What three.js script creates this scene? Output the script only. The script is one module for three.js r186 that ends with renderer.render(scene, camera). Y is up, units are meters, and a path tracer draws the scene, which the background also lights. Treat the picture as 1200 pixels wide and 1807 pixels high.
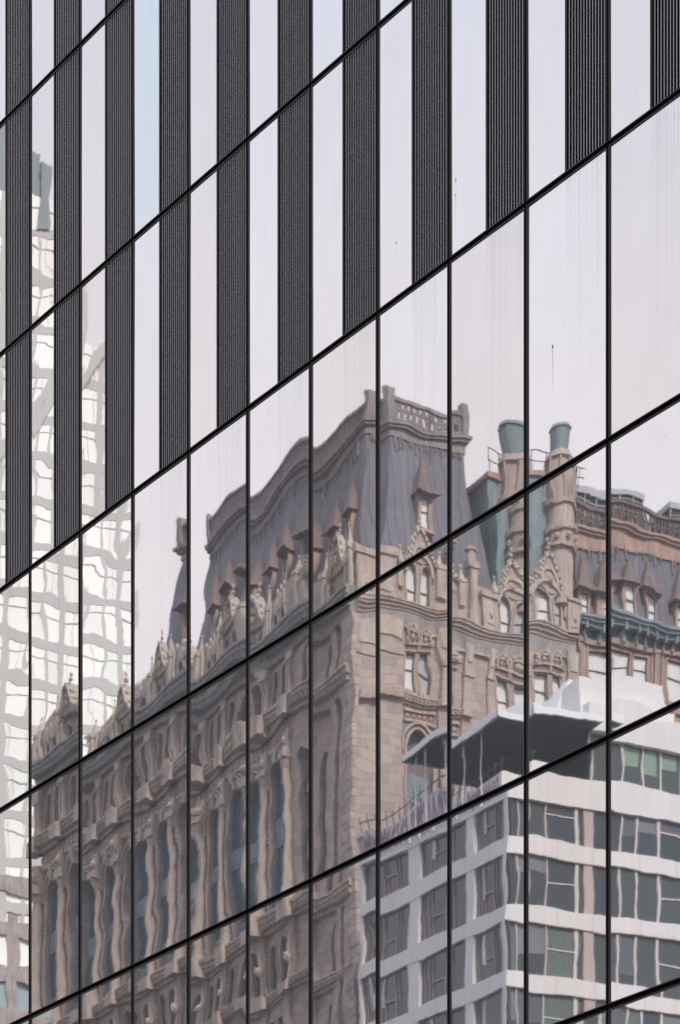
import * as THREE from 'three';
import { mergeGeometries } from 'three/addons/utils/BufferGeometryUtils.js';
import { ImprovedNoise } from 'three/addons/math/ImprovedNoise.js';

// ---------------------------------------------------------------- camera, sky, sun, exposure
const scene = new THREE.Scene();
const W = 681, H = 1024;
const renderer = new THREE.WebGLRenderer({ antialias: true });
renderer.setSize(W, H);
renderer.toneMapping = THREE.LinearToneMapping;
renderer.toneMappingExposure = 1.06;
renderer.shadowMap.enabled = true;
renderer.shadowMap.type = THREE.PCFSoftShadowMap;

// A level camera on the pavement across the street with a risen (shift) lens: verticals stay vertical.
const TH = Math.atan(3680 / 6600);                       // angle between the line of sight and the glass front
const CAM = new THREE.Vector3(0, 1.7, 26.902);
const camera = new THREE.PerspectiveCamera(2 * Math.atan(0.5) * 180 / Math.PI, W / H, 0.5, 3000);
camera.position.copy(CAM);
camera.lookAt(CAM.x - Math.cos(TH), CAM.y, CAM.z - Math.sin(TH));
const FULLW = 6600 * W / H;
camera.setViewOffset(FULLW, 6600, (FULLW - 1200) / 2, 0, 1200, 1807);
camera.updateProjectionMatrix();

const noise = new ImprovedNoise();
let seed = 7;
const rnd = () => { seed = (seed * 1664525 + 1013904223) >>> 0; return seed / 4294967296; };
const sm = (a, b, x) => { const t = Math.min(1, Math.max(0, (x - a) / (b - a))); return t * t * (3 - 2 * t); };
const lerp = (a, b, t) => a + (b - a) * t;

function makeSky() {
  const w = 512, h = 256, d = new Float32Array(w * h * 4);
  const stops = [[-90, .30, .28, .27], [-1, .52, .50, .50], [0, .78, .73, .75], [14, .87, .81, .825], [19, .865, .805, .825], [23, .825, .795, .845], [28, .71, .745, .865], [40, .56, .66, .87], [65, .40, .53, .82], [90, .35, .48, .80]];
  for (let j = 0; j < h; j++) {
    const el = (j + .5) / h * 180 - 90;
    let k = 0; while (k < stops.length - 2 && el > stops[k + 1][0]) k++;
    const a = stops[k], b = stops[k + 1], t = Math.min(1, Math.max(0, (el - a[0]) / (b[0] - a[0])));
    for (let i = 0; i < w; i++) {
      const az = (i + .5) / w * 2 * Math.PI, ce = Math.cos(el * Math.PI / 180);
      const px = Math.cos(az) * ce, pz = Math.sin(az) * ce, py = Math.sin(el * Math.PI / 180);
      let n = noise.noise(px * 2.2 + 5, py * 5 + 1, pz * 2.2) * .6 + noise.noise(px * 6, py * 13, pz * 6 + 9) * .3;
      const veil = el > 0 ? n * .045 : 0;               // thin high haze, barely uneven
      const q = (j * w + i) * 4;
      for (let c = 0; c < 3; c++) d[q + c] = Math.max(0, lerp(a[c + 1], b[c + 1], t) + veil * (c === 2 ? .5 : 1));
      d[q + 3] = 1;
    }
  }
  const t = new THREE.DataTexture(d, w, h, THREE.RGBAFormat, THREE.FloatType);
  t.mapping = THREE.EquirectangularReflectionMapping; t.magFilter = THREE.LinearFilter; t.minFilter = THREE.LinearFilter;
  t.wrapS = THREE.RepeatWrapping; t.needsUpdate = true;
  return t;
}
const sky = makeSky();
scene.background = sky; scene.environment = sky;

const sun = new THREE.DirectionalLight(new THREE.Color().setRGB(1, .93, .85), 2.9);
sun.position.set(-130 + 160, 30 + 118, 60 - 20); sun.target.position.set(-130, 30, 60);
sun.castShadow = true; sun.shadow.radius = 22; sun.shadow.mapSize.set(4096, 4096);
Object.assign(sun.shadow.camera, { left: -230, right: 230, top: 200, bottom: -200, near: 1, far: 700 });
scene.add(sun, sun.target);

// ---------------------------------------------------------------- helpers
const used = {};
const num = n => { const k = used[n] = (used[n] ?? -1) + 1; return k ? n + '_' + String(k).padStart(3, '0') : n; };
const std = (r, g, b, rough = .8, metal = 0, extra = {}) => new THREE.MeshStandardMaterial({ color: new THREE.Color().setRGB(r, g, b), roughness: rough, metalness: metal, ...extra });
function mesh(name, geo, mat, parent) {
  const m = new THREE.Mesh(geo, mat); m.name = parent === scene ? num(name) : name; m.castShadow = m.receiveShadow = true; parent.add(m); return m;
}
function thing(name, label, category, x, y, z, group) {
  const g = new THREE.Group(); g.name = num(name); g.position.set(x, y, z); g.userData = { label, category };
  if (group) g.userData.group = group;
  scene.add(g); return g;
}
// flat-shaded merge with texture coordinates in metres, chosen by the way each face looks
function merge(list) {
  const out = list.map(g => { const q = g.index ? g.toNonIndexed() : g; for (const k of Object.keys(q.attributes)) if (!['position', 'normal', 'uv'].includes(k)) q.deleteAttribute(k); return q; });
  const g = mergeGeometries(out, false), p = g.attributes.position, n = g.attributes.normal, uv = new Float32Array(p.count * 2);
  for (let i = 0; i < p.count; i++) {
    const ax = Math.abs(n.getX(i)), ay = Math.abs(n.getY(i)), az = Math.abs(n.getZ(i));
    if (ay > ax && ay > az) { uv[2 * i] = p.getX(i); uv[2 * i + 1] = p.getZ(i); }
    else { uv[2 * i] = ax > az ? p.getZ(i) : p.getX(i); uv[2 * i + 1] = p.getY(i); }
  }
  g.setAttribute('uv', new THREE.BufferAttribute(uv, 2));
  return g;
}
const part = (name, list, mat, parent) => list.length ? mesh(name, merge(list), mat, parent) : null;

// A street corner building: face 'L' looks towards the glass front (-z), its u runs from the corner towards -x;
// face 'R' looks towards +x, its u runs from the corner towards +z. d is the distance in front of the face.
class Face {
  constructor(kind, ou = 0, od = 0) {
    this.kind = kind; this.ou = ou; this.od = od;
    this.s = kind === 'L' ? 1 : -1;
    this.m = new THREE.Matrix4().makeRotationY(kind === 'L' ? Math.PI : Math.PI / 2);
  }
  put(g) { return g.applyMatrix4(this.m); }                // from local (s*u, y, d) to the building
  box(L, u0, u1, y0, y1, d0, d1) {
    u0 += this.ou; u1 += this.ou; d0 += this.od; d1 += this.od;
    const g = new THREE.BoxGeometry(u1 - u0, y1 - y0, d1 - d0); g.translate(this.s * (u0 + u1) / 2, (y0 + y1) / 2, (d0 + d1) / 2); L.push(this.put(g));
  }
  cyl(L, u, y0, y1, d, r0, r1 = r0, seg = 8) {
    const g = new THREE.CylinderGeometry(r1, r0, y1 - y0, seg, 1); g.translate(this.s * (u + this.ou), (y0 + y1) / 2, d + this.od); L.push(this.put(g));
  }
  ball(L, u, y, d, r, sy = 1) {
    const g = new THREE.IcosahedronGeometry(r, 0); g.scale(1, sy, 1); g.translate(this.s * (u + this.ou), y, d + this.od); L.push(this.put(g));
  }
  pyr(L, u, y0, y1, d, ru, rd) {                          // four-sided, slightly flared roof
    const pr = [[1.18, 0], [.8, .22], [.42, .6], [0.04, 1]], P = [], N = [];
    const ring = k => [[-1, -1], [1, -1], [1, 1], [-1, 1]].map(([a, b]) => new THREE.Vector3(this.s * (u + this.ou) + a * ru * pr[k][0], lerp(y0, y1, pr[k][1]), d + this.od + b * rd * pr[k][0]));
    const tri = (a, b, c) => { P.push(a.x, a.y, a.z, b.x, b.y, b.z, c.x, c.y, c.z); };
    for (let k = 0; k < 3; k++) { const a = ring(k), b = ring(k + 1); for (let i = 0; i < 4; i++) { const j = (i + 1) % 4; tri(a[j], a[i], b[i]); tri(a[j], b[i], b[j]); } }
    const a = ring(0); tri(a[0], a[1], a[2]); tri(a[0], a[2], a[3]);
    const g = new THREE.BufferGeometry(); g.setAttribute('position', new THREE.Float32BufferAttribute(P, 3)); g.computeVertexNormals(); g.setAttribute('uv', new THREE.Float32BufferAttribute(new Float32Array(P.length / 3 * 2), 2));
    L.push(this.put(g));
  }
  shape(L, sh, d0, d1, curve = 8) {                       // sh drawn with x = s*u
    const g = new THREE.ExtrudeGeometry(sh, { depth: d1 - d0, bevelEnabled: false, curveSegments: curve }); g.translate(0, 0, d0 + this.od); L.push(this.put(g));
  }
  ring(L, u, y, r0, r1, d0, d1, a0 = 0, a1 = Math.PI) {   // round arch moulding
    const sh = new THREE.Shape(), x = this.s * (u + this.ou);
    sh.absarc(x, y, r1, a0, a1, false); sh.absarc(x, y, r0, a1, a0, true); this.shape(L, sh, d0, d1, 8);
  }
  poly(L, pts, d0, d1) {
    const q = pts.map(([u, y]) => new THREE.Vector2(this.s * (u + this.ou), y));
    if (THREE.ShapeUtils.area(q) < 0) q.reverse();
    this.shape(L, new THREE.Shape(q), d0, d1, 4);
  }
  outline({ u, w, y0, y1, arch }, grow = 0) {              // path of an opening
    const x = this.s * (u + this.ou), p = new THREE.Path(), hw = w / 2 + grow, b = y0 - grow;
    p.moveTo(x - hw, b); p.lineTo(x + hw, b);
    if (arch === 'round') { p.lineTo(x + hw, y1 - w / 2); p.absarc(x, y1 - w / 2, hw, 0, Math.PI, false); }
    else if (arch === 'gothic') { const t = y1 - w * .75; p.lineTo(x + hw, t); p.quadraticCurveTo(x + hw * .9, lerp(t, y1, .7), x, y1 + grow); p.quadraticCurveTo(x - hw * .9, lerp(t, y1, .7), x - hw, t); }
    else { p.lineTo(x + hw, y1 + grow); p.lineTo(x - hw, y1 + grow); }
    p.closePath(); return p;
  }
  wall(L, u0, u1, y0, y1, holes, thick = .4, d = 0) {      // a wall slab with real openings
    const a = this.s * (u0 + this.ou), b = this.s * (u1 + this.ou), sh = new THREE.Shape();
    const lo = Math.min(a, b), hi = Math.max(a, b);
    sh.moveTo(lo, y0); sh.lineTo(hi, y0); sh.lineTo(hi, y1); sh.lineTo(lo, y1); sh.closePath();
    for (const h of holes) sh.holes.push(this.outline(h));
    this.shape(L, sh, d - thick, d, 6);
  }
  fill(L, h, d0, d1, grow = 0) { this.shape(L, new THREE.Shape(this.outline(h, grow).getPoints(6)), d0, d1, 6); }
  band(L, h, d0, d1, width) {                              // moulding round an opening
    const sh = new THREE.Shape(this.outline(h, width).getPoints(6)); sh.holes.push(this.outline(h)); this.shape(L, sh, d0, d1, 6);
  }
}

// ---------------------------------------------------------------- procedural textures
function tex(w, h, fn, srgb = false) {
  const d = new Uint8Array(w * h * 4);
  for (let j = 0; j < h; j++) for (let i = 0; i < w; i++) { const c = fn(i / w, j / h, i, j), q = (j * w + i) * 4; for (let k = 0; k < 3; k++) d[q + k] = Math.max(0, Math.min(255, Math.round((Array.isArray(c) ? c[k] : c) * 255))); d[q + 3] = 255; }
  const t = new THREE.DataTexture(d, w, h); t.magFilter = THREE.LinearFilter; t.minFilter = THREE.LinearMipmapLinearFilter; t.generateMipmaps = true; t.wrapS = t.wrapT = THREE.RepeatWrapping;
  if (srgb) t.colorSpace = THREE.SRGBColorSpace;
  t.needsUpdate = true; return t;
}
const hash = (a, b) => { let x = Math.imul(a | 0, 374761393) + Math.imul(b | 0, 668265263); x = Math.imul(x ^ (x >>> 13), 1274126177); return ((x ^ (x >>> 16)) >>> 0) / 4294967296; };
// dressed stone: courses 0.45 m high over a 7.2 m tile
const stoneTex = tex(512, 512, (u, v) => {
  const row = Math.floor(v * 16), off = (row % 2) * .5 + hash(row, 3) * .2, bu = (u * 8 + off), col = Math.floor(bu) % 8, fu = bu - Math.floor(bu), fv = v * 16 - row;
  const joint = Math.min(fu * .9, (1 - fu) * .9, fv * .45, (1 - fv) * .45) < .02 ? .76 : 1;
  const tone = .84 + .26 * hash(row, col + 17);
  const n = noise.noise(u * 12, v * 12, 2) * .05 + noise.noise(u * 40, v * 40, 5) * .05 + noise.noise(u * 26, v * 3, 8) * .07;
  return (tone + n) * joint * .93;
});
stoneTex.repeat.set(1 / 7.2, 1 / 7.2);
const sootTex = tex(512, 512, (u, v) => .86 + noise.noise(u * 30, v * 4, 1) * .26 + noise.noise(u * 9, v * 9, 4) * .2 + noise.noise(u * 60, v * 60, 4) * .16 - .2 * Math.max(0, noise.noise(u * 18, v * 2, 9)));
sootTex.repeat.set(1 / 9, 1 / 9);
// standing-seam slate and metal: narrow vertical courses with a patina
const slateTex = tex(512, 512, (u, v, i) => {
  const c = Math.floor(u * 12), fu = u * 12 - c, fv = v * 34 - Math.floor(v * 34);
  const seam = fu < .13 ? .5 : fu < .2 ? 1.2 : 1, lap = fv < .12 ? .9 : 1;
  const t = .86 + .2 * hash(c, Math.floor(v * 34)) * .5 + .18 * (hash(c, 5) - .5) + noise.noise(u * 22, v * 3, 3) * .16;
  const rust = Math.max(0, noise.noise(u * 14, v * 2.2, 11)) * .3;
  return [t * seam * lap + rust * .2, t * seam * lap - rust * .02, t * seam * lap - rust * .12];
});
const softTex = tex(512, 512, (u, v) => .94 + noise.noise(u * 40, v * 3, 1) * .05 + noise.noise(u * 7, v * 7, 4) * .05 + noise.noise(u * 60, v * 60, 4) * .03); softTex.repeat.set(1 / 9, 1 / 9);
slateTex.repeat.set(1 / 7, 1 / 7);

const M = {
  stone: std(.43, .35, .312, .9, 0, { map: stoneTex }),
  trim: std(.46, .375, .325, .88, 0, { map: sootTex }),
  pale: std(.50, .43, .36, .88, 0, { map: sootTex }),
  cornice: std(.31, .285, .275, .9, 0, { map: sootTex }),
  slate: std(.165, .16, .188, .62, 0, { map: slateTex }),
  terracotta: std(.20, .145, .13, .85, 0, { map: sootTex }),
  frieze: std(.285, .245, .235, .9, 0, { map: sootTex }),
  drip: std(.25, .21, .215, .9),
  red: std(.22, .13, .12, .8),
  copper: std(.215, .28, .30, .7, 0, { map: sootTex }),
  bluePanel: std(.16, .20, .27, .7),
  blind: std(.66, .66, .655, .35),
  blindGrey: std(.40, .42, .44, .3),
  darkGlass: std(.03, .04, .05, .08),
  tealGlass: std(.04, .095, .125, .12),
  blindDim: std(.16, .175, .185, .5),
  blindDark: std(.085, .10, .115, .4),
  sash: std(.05, .05, .055, .5),
  brick: std(.385, .285, .24, .92, 0, { map: sootTex }),
  pinkFrieze: std(.42, .29, .235, .9, 0, { map: sootTex }),
  iron: std(.05, .055, .06, .5, .3),
  white: std(.70, .67, .66, .7, 0, { map: softTex }),
  whiteTrim: std(.60, .54, .52, .6),
  pinkPier: std(.46, .37, .35, .7),
  modGlass: std(.035, .05, .06, .06),
  modGlass2: std(.05, .066, .07, .06),
  greenGlass: std(.19, .28, .225, .25),
  curtain: std(.16, .215, .19, .7),
  bronzeSash: std(.26, .20, .19, .5),
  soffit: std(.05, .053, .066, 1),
  aluWhite: std(.70, .72, .75, .5),
};

// a window: the frame with its bars is the part, the glass a sub-part
function window_(F, parent, h, glass, { d = -.26, bars = 1, vbar = 0, frame = M.sash, t = .05 } = {}) {
  const L = [], G = [];
  const sh = new THREE.Shape(F.outline(h, .01).getPoints(6)); sh.holes.push(F.outline(h, -t)); F.shape(L, sh, d, d + .08, 6);
  const top = h.arch ? h.y1 - h.w * .4 : h.y1;
  for (let k = 1; k <= bars; k++) { const y = lerp(h.y0, top, k / (bars + 1)); F.box(L, h.u - h.w / 2, h.u + h.w / 2, y - .035, y + .035, d + .004, d + .085); }
  for (let k = 1; k <= vbar; k++) { const u = h.u - h.w / 2 + h.w * k / (vbar + 1); F.box(L, u - .03, u + .03, h.y0, h.y1 - .02, d + .002, d + .082); }
  const w = part('window', L, frame, parent);
  F.fill(G, h, d - .03, d + .03, .005);
  part('pane', G, glass, w);
  return w;
}

// ---------------------------------------------------------------- ground
const asphaltTex = tex(256, 256, (u, v) => .85 + noise.noise(u * 50, v * 50, 1) * .2 + noise.noise(u * 8, v * 8, 3) * .1); asphaltTex.repeat.set(1 / 5, 1 / 5);
{
  const g = new THREE.PlaneGeometry(2400, 2400); g.rotateX(-Math.PI / 2); g.translate(-100, -.14, 0);
  const uv = g.attributes.uv; for (let i = 0; i < uv.count; i++) uv.setXY(i, uv.getX(i) * 2400, uv.getY(i) * 2400);
  mesh('ground', g, std(.10, .10, .095, .95, 0, { map: asphaltTex }), scene).userData.kind = 'structure';
  const r = new THREE.BoxGeometry(900, .02, 13); r.translate(-100, -.126, 13.5);
  mesh('road', merge([r]), std(.055, .055, .058, .92, 0, { map: asphaltTex }), scene).userData.kind = 'structure';
  const P = []; for (const [z0, z1] of [[0.4, 6.6], [20.4, 30]]) { const b = new THREE.BoxGeometry(900, .14, z1 - z0); b.translate(-100, -.069, (z0 + z1) / 2); P.push(b); }
  mesh('pavement', merge(P), std(.20, .195, .185, .92, 0, { map: asphaltTex }), scene).userData.kind = 'structure';
}

// ---------------------------------------------------------------- the glass front
const BW = 2.0301, X0 = -59.2986;                          // bay width and the line of bay 0's left mullion
const LV = [9.10, 12.99, 16.51, 20.40, 24.28, 28.44, 32.50, 36.60];
const NB0 = -2, NB1 = 11;
const tower_ = thing('glass_office_building', 'dark framed mirror glass office front with vertical louvre strips on its upper floors', 'office building', X0, 0, 0);

const frameMat = std(.05, .041, .037, .5, .4), bladeMat = std(.68, .645, .65, .5, .2);
const blackMat = new THREE.MeshPhysicalMaterial({ color: new THREE.Color().setRGB(.006, .006, .0065), roughness: .9, specularIntensity: .25 }), backMat = new THREE.MeshPhysicalMaterial({ color: new THREE.Color().setRGB(.014, .013, .0128), roughness: 1, specularIntensity: .15 });
// dirt on the glass: faint rain streaks, heavier below the louvres
function dirt(seedN, heavy, marks = []) {
  return tex(256, 512, (u, v) => {
    const top = 1 - v;                                       // 0 at the pane's head
    const fine = noise.noise(u * 46 + seedN * 9, v * 1.3, seedN) * .5 + noise.noise(u * 17 + seedN * 5, v * .9, seedN + 3) * .5;
    const reach = Math.exp(-top * (1.6 + 2.4 * hash(Math.floor(u * 64), seedN)));
    let s = .985 + fine * .018 - Math.max(0, fine) * .13 * reach * (heavy ? 1.25 : .35);
    if (heavy) { const k = sm(.49, .505, u) * sm(1, .94, u); s -= k * (.028 + .22 * Math.max(0, noise.noise(u * 60, v * .8, seedN + 8) + .12) ) * reach; s -= Math.exp(-(((u - .5) / .006) ** 2)) * .06 * reach; }
    s += noise.noise(u * 3, v * 5, seedN + 20) * .028 + noise.noise(u * 7, v * 2.5, seedN + 40) * .014 + (hash(Math.floor(u * 256), Math.floor(v * 512) + seedN) - .5) * .008;
    for (const [mu, mv, len] of marks) {
      if (Math.abs(u - mu) < .011 && Math.abs(v - mv) < .006) s *= .12;
      else if (Math.abs(u - mu) < .007 && v < mv && v > mv - len) s *= lerp(.55, .95, (mv - v) / len);
    }
    if (hash(Math.floor(u * 90), Math.floor(v * 170) + seedN * 31) > .9993) s *= .8;
    return s;
  });
}
const paneMats = {};
function paneMat(kind, k) {
  const key = kind + k;
  if (!paneMats[key]) {
    const tint = { plain: [.925, .915, .92], blue: [.78, .875, .905] }[kind] ?? [.925, .915, .92], q = [1, .965, 1.03, .95, 1.01][k % 5], wq = [0, .012, -.01, .006, -.014][k % 5];
    const map = kind === 'heavy' ? dirt(3 + (k % 3), true) : kind.startsWith('mark') ? dirt(8 + k, kind === 'mark8', { mark7: [[.66, .72, .07]], mark8: [[.32, .44, .17]], mark6: [[.52, .19, .06]], mark5: [[.12, .2, .16], [.13, .25, .03]] }[kind]) : dirt(20 + k % 4, false);
    paneMats[key] = std((tint[0] + wq) * q, tint[1] * q, (tint[2] - wq) * q, .012, .885, { map });
  }
  return paneMats[key];
}
// Each pane is real bent glass: pillowed, tilted a little in its frame and rippled; heights in metres.
function paneGeo(w, h, o) {
  const nx = Math.max(10, Math.round(w * 20)), ny = Math.round(h * 22), hw = w / 2, hh = h / 2;
  const z = (x, y) => {
    const u = x / hw, v = y / hh;
    let s = -o.A * (u * u - .3 * u ** 4) * (1 - .2 * v * v) - o.B * (v * v - .25 * v ** 4) + o.tx * x + o.ty * y;
    s += 6.2e-4 * o.r * noise.noise(x / 1.6 + o.s, y / .75, o.s * 1.7) + 1.15e-4 * o.r * noise.noise(x / .62 + 4, y / .36 + o.s, o.s * 2.3) + 1.3e-5 * o.r * noise.noise(x / .2, y / .15, o.s) + 9e-6 * o.r * noise.noise(x / .13 + o.s, y / .085, 3 - o.s);
    return s;
  };
  const P = [], N = [], U = [], I = [], e = .004;
  for (let j = 0; j <= ny; j++) for (let i = 0; i <= nx; i++) {
    const x = (i / nx - .5) * w, y = (j / ny - .5) * h, n = new THREE.Vector3(-(z(x + e, y) - z(x - e, y)) / (2 * e), -(z(x, y + e) - z(x, y - e)) / (2 * e), 1).normalize();
    P.push(x, y, z(x, y)); N.push(n.x, n.y, n.z); U.push(i / nx, j / ny);
  }
  for (let j = 0; j < ny; j++) for (let i = 0; i < nx; i++) { const a = j * (nx + 1) + i; I.push(a, a + 1, a + nx + 2, a, a + nx + 2, a + nx + 1); }
  // edges and back, 2 cm thick
  const add = (pts, n) => { const b = P.length / 3; for (const p of pts) { P.push(...p); N.push(...n); U.push(0, 0); } I.push(b, b + 1, b + 2, b, b + 2, b + 3); };
  const f = -.012, k = -.032;
  add([[-hw, -hh, k], [-hw, hh, k], [hw, hh, k], [hw, -hh, k]], [0, 0, -1]);
  add([[-hw, -hh, f], [-hw, hh, f], [-hw, hh, k], [-hw, -hh, k]], [-1, 0, 0]); add([[hw, -hh, f], [hw, -hh, k], [hw, hh, k], [hw, hh, f]], [1, 0, 0]);
  add([[-hw, hh, f], [hw, hh, f], [hw, hh, k], [-hw, hh, k]], [0, 1, 0]); add([[-hw, -hh, f], [-hw, -hh, k], [hw, -hh, k], [hw, -hh, f]], [0, -1, 0]);
  const g = new THREE.BufferGeometry(); g.setAttribute('position', new THREE.Float32BufferAttribute(P, 3)); g.setAttribute('normal', new THREE.Float32BufferAttribute(N, 3)); g.setAttribute('uv', new THREE.Float32BufferAttribute(U, 2)); g.setIndex(I);
  return g;
}
const bx = (x0, x1, y0, y1, z0, z1) => { const g = new THREE.BoxGeometry(x1 - x0, y1 - y0, z1 - z0); g.translate((x0 + x1) / 2, (y0 + y1) / 2, (z0 + z1) / 2); return g; };
const rail = (w, h, t, z0, z1) => [bx(-w / 2, w / 2, h / 2 - t, h / 2, z0, z1), bx(-w / 2, w / 2, -h / 2, -h / 2 + t, z0, z1), bx(-w / 2, -w / 2 + t, -h / 2 + t, h / 2 - t, z0, z1), bx(w / 2 - t, w / 2, -h / 2 + t, h / 2 - t, z0, z1)];
const frames = {};
const frameGeo = (w, h) => frames[w.toFixed(3) + h.toFixed(3)] ??= merge(rail(w, h, .015, -.03, .014));

// how single panes sit in their frames, in metres of rise per metre (tilt) and metres of bulge
const MR = 1e-3 / 1.4 / 6.6;                                // one photograph pixel of shift in the reflection
const bend = {};                                             // 'row,bay': [shift px, stretch, vertical shift px]
Object.assign(bend, {
  '3,0': [43, 1.5, 0], '3,1': [-52, 1.5, 0], '3,2': [16, 1.6, 4], '2,0': [40, 1.3, 0], '3,5': [0, 1.65, 0, .9], '3,6': [0, 1.4, 0, .7], '2,5': [4, 1.35, 0], '2,1': [-8, 1.5, 6, 1.2], '2,2': [9, 1.55, -5, 1.2], '2,3': [-5, 1.6, 5, 1.25], '2,4': [4, 1.55, -6, 1.25], '1,2': [6, 1.4, 0, 1.1], '1,3': [-8, 1.5, 4, 1.2], '1,4': [6, 1.4, -4, 1.2], '1,5': [-4, 1.4, 0, 1], '2,6': [0, 1.45, -8, .85],
  '2,7': [12, 1.55, 10, .95], '2,8': [-15, 1.55, 0], '1,6': [0, 1.15, 0, .6], '1,7': [8, 1.12, 0, .5], '1,8': [0, 1.1, 0, .6], '1,9': [0, 1.15, 0, .7], '3,7': [30, 1.6, 0, .7], '3,8': [-20, 1.5, 0, .7], '3,3': [0, 1.75, 0], '3,4': [0, 1.8, 0],
});
const PXW = n => 91 * Math.pow(1.054, n);                   // width of a bay in the photograph, for the stretch
for (let row = 0; row < LV.length - 1; row++) {
  const y0 = LV[row], y1 = LV[row + 1], louvred = row >= 4;
  for (let n = NB0; n < NB1; n++) {
    const xa = n * BW + .029, xb = (n + 1) * BW - .029, hgt = y1 - y0 - .066;
    const spans = louvred ? [[xa, n * BW + BW * .5 - .004, 'glass'], [n * BW + BW * .5 + .004, xb, 'louvre']] : [[xa, xb, 'glass']];
    for (const [a, b, what] of spans) {
      const w = b - a, cx = (a + b) / 2, cy = (y0 + y1) / 2;
      if (what === 'glass') {
        const [sx, st, sy, rip] = bend[row + ',' + n] ?? [(rnd() - .5) * 22, 1.2 + rnd() * .3, (rnd() - .5) * 14];
        const edge = (st - 1) * PXW(n) / 2 * MR;            // slope at the pane's side
        const o = { A: edge * w / 4 / .7 * (louvred ? .6 : 1), B: (.0007 + rnd() * .0012) * hgt / 4, tx: -sx * MR, ty: -sy * MR * 2, s: row * 17.3 + n * 5.1 + 3, r: rip ?? .75 + rnd() * .55 };
        let kind = row === 3 ? 'heavy' : 'plain', k = Math.floor(rnd() * 5);
        if (row === 5 && n === 2) kind = 'blue';
        if (row === 3 && n === 8) kind = 'mark8';
        if (row === 4 && n === 7) kind = 'mark5';
        if (row === 4 && n === 6) kind = 'mark6';
        const p = mesh('glass_pane', paneGeo(w - .022, hgt - .022, o), paneMat(kind, k), tower_);
        p.position.set(cx, cy, 0);
        mesh('frame', frameGeo(w, hgt), frameMat, p);
      } else {
        const back = mesh('louvre_panel', merge([bx(-w / 2, w / 2, -hgt / 2, hgt / 2, -.11, -.06)]), backMat, tower_);
        back.position.set(cx, cy, 0);
        const B = [], nb = 13;
        for (let i = 0; i < nb; i++) { const x = -w / 2 + .03 + (w - .06) * (i + .5) / nb; B.push(bx(x - .0052, x + .0052, -hgt / 2 + .017, hgt / 2 - .017, -.007, .0)); }
        const bl = mesh('louvre_blade', merge(B), bladeMat, back); bl.userData.kind = 'stuff';
        mesh('frame', frameGeo(w, hgt), frameMat, back);
      }
    }
  }
}
for (let n = NB0; n <= NB1; n++) { const m = mesh('mullion', merge([bx(-.06, .06, LV[0] - .02, LV[LV.length - 1] + .02, -.16, -.05), bx(-.008, .008, LV[0] - .02, LV[LV.length - 1] + .02, -.05, -.02)]), blackMat, tower_); m.position.x = n * BW; }
for (const y of LV) { const m = mesh('transom', merge([bx(NB0 * BW - .1, NB1 * BW + .1, -.062, .062, -.157, -.047), bx(NB0 * BW - .1, NB1 * BW + .1, -.009, .009, -.047, -.016)]), blackMat, tower_); m.position.y = y; }
mesh('wall', merge([bx(NB0 * BW - 8, NB1 * BW + 8, 0, 46, -26, -.2), bx(NB0 * BW - 8, NB1 * BW + 8, 0, LV[0] - .06, -.2, .03), bx(NB0 * BW - 8, NB1 * BW + 8, LV[LV.length - 1] + .06, 46, -.2, .03), bx(NB0 * BW - 8, NB0 * BW - .06, LV[0] - .06, LV[LV.length - 1] + .06, -.2, .03), bx(NB1 * BW + .06, NB1 * BW + 8, LV[0] - .06, LV[LV.length - 1] + .06, -.2, .03)]), std(.03, .03, .032, .35, .3), tower_);

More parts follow.
